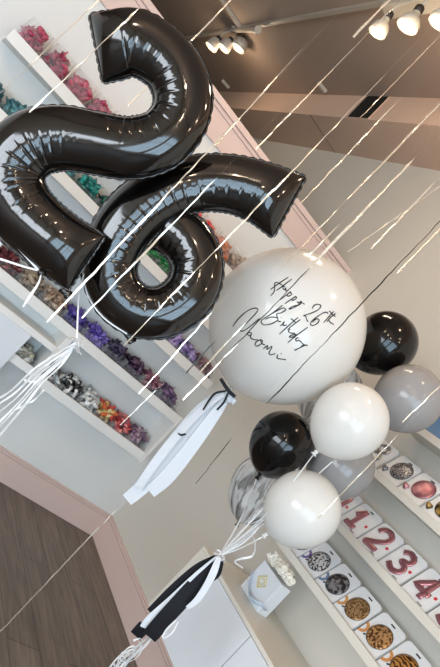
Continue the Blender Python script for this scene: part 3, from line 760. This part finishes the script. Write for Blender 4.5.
# bunch of loose white ribbon ends hanging at the left
bt = empty('ribbon_bunch', at(74,346,1.75), 'bunched white curling ribbon tied below the foil balloons, tails hanging off the left edge', 'ribbon')
R = random.Random(9)
for i in range(6):
    o0 = (i-2.5)*2.6+R.uniform(-1,1); o1 = (i-2.5)*7+R.uniform(-3,3)
    pts = [(77+R.uniform(-3,3),341+R.uniform(-2,3),1.75),(60+o0*.3,359+o0*.9,1.74),(38+o0*.7,379+o0+R.uniform(-3,3),1.73),(16+o0,401+o1*.5,1.72),(-10+o0,424+o1,1.72)]
    facing_strip(pts, R.uniform(1.2,2.6), lambda q, i=i: .9*math.sin(q*7+i)).build('ribbon_tail', RIB, bt)
facing_strip([(44,390,1.73),(33,401,1.72),(20,407,1.72),(8,414,1.72)], 2.2, lambda q: 1.3*math.sin(q*9)).build('ribbon_tail', RIB, bt)
facing_strip([(76,342,1.75),(56,366,1.74),(42,378,1.735),(34,382,1.73),(24,380,1.73)], 2.0).build('ribbon_tail', RIB, bt)
kn = MB()
for i in range(9):
    c = at(76+R.uniform(-5,7),346+R.uniform(-7,7),1.75+R.uniform(-.01,.01)); ax = V((R.gauss(0,1),R.gauss(0,1),R.gauss(0,1))).normalized(); u = ax.orthogonal().normalized(); w2 = ax.cross(u)
    kn.strip([c+(u*math.cos(a)*.011+w2*math.sin(a)*.007) for a in [5.2*q/10 for q in range(11)]], .006, .3, .0004)
kn.build('knot_loops', RIB, bt, True)

# ------------------------------------------------------------------ latex balloons
def balloon(name, label, ctr, knot, rpx, t, m, k=None, group='small latex balloons in the bunch', tk=None, knotm=None, n=48):
    c = at(*ctr, t); kp = at(*knot, tk if tk else t); ax = (c-kp).normalized(); r = rpx*t/F
    kl = (c-kp).length-.018
    prof = []
    for i in range(1, 26):
        a = PI/2*i/25; prof.append((r*math.sin(a), r*1.02*math.cos(a)))
    for i in range(1, 27):
        s = i/27; prof.append((max(r*(1-s**2.05)**.60, .006), -kl*s))
    prof.append((.0055, -kl-.002))
    prof = [(.0005, r*1.02)]+prof
    q = ZUP.rotation_difference(ax); MW = Matrix.Translation(c) @ q.to_matrix().to_4x4()
    mb = MB(); mb.lathe(prof, c, ax, n)
    o = mb.build(name, m, None, True, mw=MW); tag(o, label, 'balloon', group)
    kb = MB(); kb.lathe([(.005,.004),(.0055,-.001),(.0085,-.005),(.009,-.009),(.006,-.011),(.0075,-.014),(.012,-.020),(.0125,-.0215),(.003,-.016)], c-ax*kl, ax, 14)
    kb.build('knot', knotm or m, o, True)
    return o, c, ax, r, kp
# the gathered ribbons below the bunch
rb = empty('ribbon_bundle', at(219,556,2.22), 'gathered white curling ribbons hanging from the small balloon bunch to the floor corner', 'ribbon')
BUN = (219,556,2.22)      # where all the ribbons are gathered
def tie(o, knot, t, mid, seed):
    facing_strip([(knot[0],knot[1],t,1.0),(mid[0],mid[1],(t+2.22)/2-.01,1.5),(219,556,2.22,1.6)], 1.4, lambda q: .8*math.sin(q*6+seed)).build('ribbon_tail', RIB, rb)
big, bc, bax, br_, bk = balloon('giant_balloon','giant white latex balloon with black handwritten birthday message',(286,327),(229,391),78,2.36,WHTLAT,group='white latex balloons',n=96)
b, *_ = balloon('latex_balloon','white latex balloon right of the front black balloon, above the other small white one',(350.5,420),(314,454),37.5,2.15,WHTLAT); tie(b,(314,454),2.15,(270,510),1)
b, *_ = balloon('latex_balloon','white latex balloon lowest in the bunch, in front of the number packets',(303,508.5),(264,536),37.5,2.22,WHTLAT); tie(b,(264,536),2.22,(243,547),2)
b, *_ = balloon('latex_balloon','black latex balloon in front, directly below the giant white one',(282.5,443),(257,478),31.8,2.50,BLKLAT); tie(b,(257,478),2.50,(240,520),3)
b, *_ = balloon('latex_balloon','black latex balloon at the right edge of the giant white one',(386,342),(350,367),31,2.72,BLKLAT); tie(b,(350,367),2.72,(312,450),4)
b, *_ = balloon('latex_balloon','grey latex balloon cut by the right edge, below the black one',(409,398),(374,424),33.5,2.55,GRYLAT); tie(b,(374,424),2.55,(300,490),5)
b, *_ = balloon('latex_balloon','grey latex balloon squeezed between the two small white balloons',(342,466),(306,490),32,2.56,GRYLAT); tie(b,(306,490),2.56,(262,525),6)
b, *_ = balloon('marbled_balloon','clear and grey marbled balloon left of the lowest white one',(262,487),(237,525),31,2.78,MARB); tie(b,(237,525),2.78,(231,540),7)
b, *_ = balloon('marbled_balloon','grey marbled balloon wedged behind the giant and small white balloons',(332,392),(303,424),31,2.85,MARB); tie(b,(303,424),2.85,(262,500),8)
kn = MB()
for i in range(8):
    c = at(219+R.uniform(-4,4),556+R.uniform(-4,4),2.21); ax = V((R.gauss(0,1),R.gauss(0,1),R.gauss(0,1))).normalized(); u = ax.orthogonal().normalized(); w2 = ax.cross(u)
    kn.strip([c+(u*math.cos(a)*.011+w2*math.sin(a)*.008) for a in [5.2*q/10 for q in range(11)]], .006, .3, .0004)
kn.build('knot_loops', RIB, rb, True)
facing_strip([(221,554,2.21),(240,545,2.19),(252,535,2.18),(259,527,2.18)],1.6,lambda q: .6*q).build('ribbon_tail', RIB, rb)
facing_strip([(222,555,2.2),(250,537,2.19),(255,546,2.18),(252,556,2.18),(240,559,2.18),(235,562,2.18),(243,568,2.18)],2.0,lambda q: 1.2*math.sin(q*5)).build('ribbon_tail', RIB, rb)
for i in range(5):
    j = R.uniform(-3,3)
    facing_strip([(218,558,2.25),(184+j*.6,596+j*.6,2.25),(160+j*.6,626+j*.6,2.24),(140+j*2,646+R.uniform(-3,5),2.2),(126+j*3,660+R.uniform(-6,4),2.16),(108+j*3,678,2.12)],R.uniform(.9,1.7),lambda q, i=i: math.sin(q*8+i)).build('ribbon_tail', RIB, rb)
for i in range(7):
    x0 = 128+R.uniform(-8,9); y0 = 655-(x0-128)*.9+R.uniform(-4,5); pts = []; q0 = R.uniform(0,6); rx, ry = R.uniform(8,15), R.uniform(4,7)
    for c in range(7):
        a = q0+c*.75; ex, ey = rx*math.cos(a), ry*math.sin(a); pts.append((x0-c*1.5+.75*ex+.66*ey, y0+c*1.4-.66*ex+.75*ey, 2.14+.02*math.sin(a)))
    facing_strip(pts, R.uniform(1.0,1.9), lambda q, i=i: 1.0*math.sin(q*5+i)).build('ribbon_curl', RIB, rb)
facing_strip([(178,622,2.12),(172,633,2.1),(163,638,2.1),(166,630,2.11),(176,620,2.12)],1.3).build('ribbon_curl', RIB, rb)
# black and white satin tails
st = empty('satin_tassel', at(218,557,2.2), 'black and white satin tails hanging from the small balloon bunch', 'tassel')
facing_strip([(217,559,2.20,8),(206,571,2.19,13),(187,594,2.18,17),(169,614,2.17,17),(155,630,2.165,17),(149,637,2.165,16)],14).build('black_tail', BLKRIB, st)
facing_strip([(216,557,2.205,5),(196,568,2.20,7),(172,590,2.195,9),(150,612,2.19,8)],6).build('black_tail', BLKRIB, st)
facing_strip([(216,557,2.19,2),(196,574,2.185,3.5),(170,599,2.18,5),(150,618,2.175,7),(144,628,2.175,9)],4).build('white_tail', TULLE, st)
facing_strip([(219,557,2.185,5),(214,571,2.16,7.5),(207,585,2.155,7),(197,600,2.15,6.5),(187,608,2.15,4)],6).build('white_tail', TULLE, st)
facing_strip([(221,561,2.21,6),(217,573,2.21,8),(211,580,2.21,5)],6).build('black_tail', BLKRIB, st)
facing_strip([(145,626,2.178,14),(140,631,2.178,13.5),(135.5,636,2.178,13)],13).build('black_tail', BLKRIB, st)
# white satin tails under the giant balloon, with a black bow
wt = empty('satin_tassel', at(228,393,2.36), 'long white satin tails hanging from the giant white balloon', 'tassel')
facing_strip([(227,394,2.35,10),(208,408,2.345,18),(185,434,2.34,21),(160,466,2.335,21),(141,488,2.33,15),(127,500,2.33,13)],16).build('white_tail', TULLE, wt)
facing_strip([(229,395,2.34,6),(214,416,2.335,11),(192,446,2.33,14),(168,476,2.325,15),(150,492,2.325,13)],12).build('white_tail', TULLE, wt)
facing_strip([(226,393,2.33,5),(206,406,2.32,7),(180,432,2.315,9),(156,462,2.31,9),(138,488,2.31,9)],7, lambda q: .5*math.sin(q*4)).build('white_tail', TULLE, wt)
facing_strip([(226,391,2.315,2),(216,393,2.31,2.2),(210,399,2.31,2.2),(203,410,2.31,1.6)],2).build('black_tie', BLKRIB, wt)
facing_strip([(228,393,2.31,2),(224,402,2.305,2.2),(217,410,2.305,2)],2).build('black_tie', BLKRIB, wt)
facing_strip([(220.5,378.5,2.30,3.4),(228,390,2.295,4),(235,397,2.30,3.4)],3.5).build('black_bow', BLKRIB, wt)
facing_strip([(186,434,2.305,2),(181,435,2.303,2),(178,433,2.305,1)],2).build('black_tie', BLKRIB, wt)
cr = MB()
for i in range(7):
    c = at(229.5+R.uniform(-2,4),397+R.uniform(-4,4),2.33); cr.lathe([(.001,-.012),(.010,-.006),(.013,.002),(.006,.012)], c, V((R.gauss(0,1),R.gauss(0,1),R.gauss(0,1))), 9, wob=lambda a,h: .3*math.sin(a*6*PI))
cr.build('gathered_knot', TULLE, wt, True)

# handwriting on the giant balloon
def tr_(pts, ox, oy, s): return [(ox+x/s, oy+y/s) for x, y in pts]
INKS = []
A = (265,270,11.0)
for st_ in ([(60,215),(150,150),(255,80)],[(125,228),(190,180),(295,100)],[(60,285),(98,242),(106,190),(106,150),(128,136),(160,150),(192,168)],
    [(222,186),(200,178),(200,205),(214,216),(232,196),(226,222),(245,228)],[(165,328),(225,282),(285,236)],[(240,268),(252,288),(282,278),(292,262),(276,244)],
    [(220,370),(275,332),(342,288)],[(290,316),(304,334),(336,320),(346,302),(328,290)],[(352,348),(372,360),(400,342)],[(404,346),(378,382),(310,398),(265,428),(290,425),(350,396),(402,362),(436,376)]): INKS.append(tr_(st_, *A))
A = (300,295,9.78)
for st_ in ([(120,135),(135,105),(170,90),(202,102),(192,132),(150,160),(90,185),(38,200),(56,208),(66,240),(80,262)],[(275,182),(255,168),(210,185),(150,225),(110,262),(104,288),(128,298),(165,280),(186,250),(176,234),(150,240),(122,268)],
    [(230,270),(275,220),(330,160)],[(285,155),(315,185),(345,212)],[(262,262),(305,215),(350,180)],[(282,246),(300,270),(330,288)]): INKS.append(tr_(st_, *A))
A = (255,300,7.333)
for st_ in ([(200,40),(130,95),(60,140),(45,162),(68,182),(120,175),(162,150),(165,132),(120,125),(78,140)],[(120,102),(170,75),(208,58),(224,72),(192,94),(160,102),(166,132)],[(165,148),(174,158),(190,156)],[(190,128),(193,131)],
    [(184,192),(202,176),(216,158),(206,186),(234,182)],[(178,252),(240,194),(316,128)],[(262,135),(282,150),(304,168)],[(238,218),(280,182),(332,144)],[(258,212),(246,226),(256,240),(292,244)],
    [(240,312),(312,254),(386,200)],[(304,250),(268,258),(252,274),(284,268),(306,252)],[(322,278),(300,282),(304,302),(322,296),(342,310)],[(342,312),(360,328),(384,334)],[(384,330),(350,334),(330,350),(290,368),(312,360),(362,334)]): INKS.append(tr_(st_, *A))
A = (230,300,7.333)
for st_ in ([(20,195),(60,140),(120,85),(175,60),(204,66),(190,96),(130,160),(78,214),(96,228),(150,192),(216,134)],[(156,240),(134,238),(130,254),(148,262),(160,244),(150,274),(176,290),(206,292)],
    [(226,290),(196,304),(184,328),(200,338),(230,320),(238,300),(222,292),(236,320),(256,328)],[(244,358),(276,334),(270,362),(302,342),(306,350),(286,386),(300,402),(332,392)],[(352,400),(344,424),(370,432),(410,437)],[(372,391),(376,395)]): INKS.append(tr_(st_, *A))
me = big.data; bw = world(big)
bvh = BVHTree.FromPolygons([bw @ v.co for v in me.vertices], [tuple(p.vertices) for p in me.polygons])
ink = MB()
for st_ in INKS:
    Pw = []
    for x, y in spl(st_, 7):
        h, nrm, _, _ = bvh.ray_cast(CP, ray(x, y).normalized())
        if h is not None: Pw.append(h-ray(x,y).normalized()*.0009)
    if len(Pw) > 1: ink.tube(Pw, [.00155+.0006*abs(math.sin(k*.21)) for k in range(len(Pw))], 6)
ink.build('lettering', INK, big, True)

# ------------------------------------------------------------------ foil streamers hanging from the ceiling
def streamer(lo, hi, t, wpx, label, up=True, dn=0, seed=0, dark=None, tw=.35, m=SILV):
    """lo / hi: lower and upper ends of the bright stretch; hangs plumb from the ceiling, ending dn below lo"""
    p = at(*lo, t); d = ray(*hi)
    # point on the upper sight line nearest to the plumb line through p
    a, b = V((d.x,d.y)), V((p.x-CP.x,p.y-CP.y)); s = a.dot(b)/a.dot(a); q = CP+d*s
    R = random.Random(seed); ax = (q-p); H = ax.length; ax.normalize()
    n0 = int(dn/.012); n1 = max(12, int(H/.012)); top = ZC-.004
    pts, ws, an = [], [], []
    side0 = math.atan2(1,0)
    def put(c, w_, a_): pts.append(c); ws.append(w_); an.append(a_)
    full = wpx*t/F
    a_ = R.uniform(-.4,.4)
    for i in range(n0): put(p-ax*(dn-dn*i/max(1,n0)), full*.45, a_+1.2+.5*math.sin(i*.6+seed))
    for i in range(n1+1):
        f = i/n1; c = p.lerp(q, f); nz = noise.noise((c.z*9+seed*3.1, seed*1.7, .5)); nz2 = noise.noise((c.z*34, seed*2.3, 2.5))
        c = c+V((1,-1,0))*(.0016*nz2)
        wv = full*(.62+.55*max(-.6,nz)); put(c, max(full*.25,wv), a_+tw*(2.2*nz+.9*nz2))
    if up:
        L = (top-q.z)/max(.2,ax.z); k = int(L/.03)
        for i in range(1,k+1): put(q+ax*(L*i/k), full*.03, a_+1.35+.15*math.sin(i*.5+seed))
    # frame: flat side square to the room's diagonal so that the twist decides what it catches
    vs = []; N = len(pts)
    for i, c in enumerate(pts):
        tt = (pts[min(i+1,N-1)]-pts[max(i-1,0)]).normalized(); s0 = tt.cross(V((.53,.85,0))).normalized(); s1 = Quaternion(tt, an[i]) @ s0; w_ = ws[i]; nn = tt.cross(s1)*min(.0004, w_*.25)
        vs += [c-s1*w_/2-nn, c+s1*w_/2-nn, c+s1*w_/2+nn, c-s1*w_/2+nn]
    mb = MB(); mb.add(vs, [(i*4+c, i*4+(c+1)%4, i*4+4+(c+1)%4, i*4+4+c) for i in range(N-1) for c in range(4)]+[(3,2,1,0), tuple((N-1)*4+c for c in range(4))])
    o = mb.build('foil_streamer', m, None, False, origin=pts[-1]); tag(o, label, 'streamer', 'thin foil streamers hanging from the ceiling')
    return o
DARKREFL = mat('dark_foil_streamer', (46,42,40), .25, metal=.7)  # silver foil with its dark reflections painted into the colour
SL = [
 ((47,322),(262,94),1.30,2.3,'silver streamer crossing the left side of the foil 6 up to the bulkhead end',.0,.3),
 ((82,318),(206,189),1.28,2.5,'silver streamer crossing the foil 6 through its round opening',.0,.22),
 ((160,308),(378,82),1.40,2.6,'long bright silver streamer between the foil 6 tail tip and the air vent',.12,.4),
 ((12,82),(98,1),2.3,1.3,'thin streamer at the top left corner over the raspberry pink bag',.1,.4),
 ((35,107),(132,15),1.5,2.6,'silver streamer over the upper end of the foil 2 and the top shelf lip',.02,.35),
 ((128,106),(230,1),2.35,2.2,'silver streamer behind the bowl of the foil 2',.0,.35),
 ((214,147),(299,52),2.45,1.8,'silver streamer rising from the pink crown left end, past the bulkhead',.0,.4),
 ((256,149),(400,0),2.4,1.8,'thin silver streamer between the tail of the foil 6 and the near lamps',.0,.4),
 ((353,37),(392,-3),1.9,3.4,'short broad bright streamer beside the left near lamp',.0,.25),
 ((300,204),(396,103),2.2,1.8,'thin silver streamer crossing right of the air vent',.0,.35),
 ((305,243),(440,104),2.15,1.7,'silver streamer from the pink crown to the right edge below the vent',.1,.4),
 ((310,267),(408.6,164.5),1.9,3.2,'thick bright streamer ending over the top of the giant white balloon',.0,.25),
 ((309,255),(333.6,230.5),1.8,2.2,'short bright streamer end at the top rim of the giant balloon',.0,.5),
 ((371,249),(428,189),2.1,2.0,'silver streamer left of a crossing one above the back black balloon',.0,.4),
 ((349,251),(440,186),2.2,1.2,'slanting thin streamer crossing another above the back black balloon',.0,.4),
 ((397,273),(441,228),1.9,2.0,'short silver streamer above the back black balloon near the right edge',.0,.3),
 ((139,394),(206,319),1.75,1.9,'silver streamer below the foil 6 in front of the lavender balloons',.0,.35),
 ((183,400),(232,350),1.9,2.0,'silver streamer left of the giant balloon just above its white tails',.0,.4),
 ((199,373),(240,329),1.85,1.8,'silver streamer at the left rim of the giant white balloon',.0,.35),
 ((-4,636),(112,514),1.9,1.7,'silver streamer crossing the wood floor to the room corner',.1,.25),
 ((402,422),(440,386),1.7,2.0,'silver streamer across the grey balloon at the right edge',.0,.3),
 ((318,519),(392,441),1.7,2.0,'speckled silver streamer across the two small white balloons',.0,.8),
 ((360,118),(440,36),2.5,1.0,'hair thin streamer just right of the air vent',.0,.4),
 ((384,160),(440,103),2.3,1.4,'thin broken streamer on the bulkhead at the right edge',.0,.6),
 ((120,425),(150,396),1.75,1.0,'short pale streamer end in front of the lowest tray',.0,.6)]
for i, (lo, hi, t, wp, lab, dn, tw) in enumerate(SL): streamer(lo, hi, t, wp, lab, True, dn, i+1, tw=tw)
streamer((271,399),(440,221),1.75,1.7,'dark foil streamer slanting over the right half of the giant white balloon',True,.02,51,tw=.5,m=DARKREFL)
streamer((230,351),(304,274),1.75,1.5,'dark foil streamer end crossing the handwriting on the giant balloon',True,.0,54,tw=.5,m=DARKREFL)
streamer((196,484),(227,444),1.9,1.5,'short dark streamer end on the right wall left of the front black balloon',True,.0,52,tw=.8,m=DARKREFL)
streamer((186,373),(210,347),1.72,1.6,'short black streamer end in front of the lavender balloons',True,.0,53,tw=.5,m=DARKREFL)

# ------------------------------------------------------------------ light
def area(name, loc, rot, sx, sy, power, col):
    l = bpy.data.lights.new(name, 'AREA'); l.shape = 'RECTANGLE'; l.size = sx; l.size_y = sy; l.energy = power; l.color = col
    o = bpy.data.objects.new(name, l); COL.objects.link(o); o.location = loc; o.rotation_euler = rot; return o
for i, (a, b) in enumerate(WX):
    area('window_daylight', ((a+b)/2,YF-.2,1.52), (math.radians(97),0,0), b-a-.1, 2.25, 84, (.56,.80,1.0))
def warm_point(p, e):
    l = bpy.data.lights.new('lamp_glow', 'POINT'); l.energy = e; l.color = (1.0,.78,.55); l.shadow_soft_size = .05
    o = bpy.data.objects.new('lamp_glow', l); COL.objects.link(o); o.location = p
area('window_daylight', (XL-.2,(LW[0]+LW[1])/2,1.15), (math.radians(90),0,math.radians(-90)), LW[1]-LW[0]-.1, 1.65, 165, (.86,.93,1.0))  # added fill daylight from the left for the lower right wall
for i, (p, ax) in enumerate(LPOS):
    l = bpy.data.lights.new('lamp_spot', 'SPOT'); l.energy = 9 if i > 2 else 5; l.color = (1.0,.80,.58); l.spot_size = math.radians(95); l.spot_blend = .8; l.shadow_soft_size = .04
    o = bpy.data.objects.new('lamp_spot', l); COL.objects.link(o); o.location = p+ax*.03
    o.rotation_euler = (ax+V((-.25,-.3,-.2))).to_track_quat('-Z','Y').to_euler()
for i, (p, ax) in enumerate(LPOS): warm_point(p+ax*.16, 3.6 if i > 2 else 1.8)
# added warm fill lights without fixtures, high up around the viewer
for y in (-2.2,-3.6,-5.0): warm_point(V((TX,y,3.3)), 10)
for y in (-2.6,-4.0,-5.5): warm_point(V((-4.2,y,3.2)), 26)  # added off the track to warm the upper walls and ceiling
W = bpy.data.worlds.new('world'); SC.world = W; W.use_nodes = True
bg = W.node_tree.nodes['Background']; bg.inputs['Color'].default_value = (.75,.86,1,1); bg.inputs['Strength'].default_value = 1.5

vs = SC.view_settings
vs.view_transform = 'Standard'; vs.look = 'None'; vs.gamma = 1; vs.use_curve_mapping = False; vs.exposure = 0.17
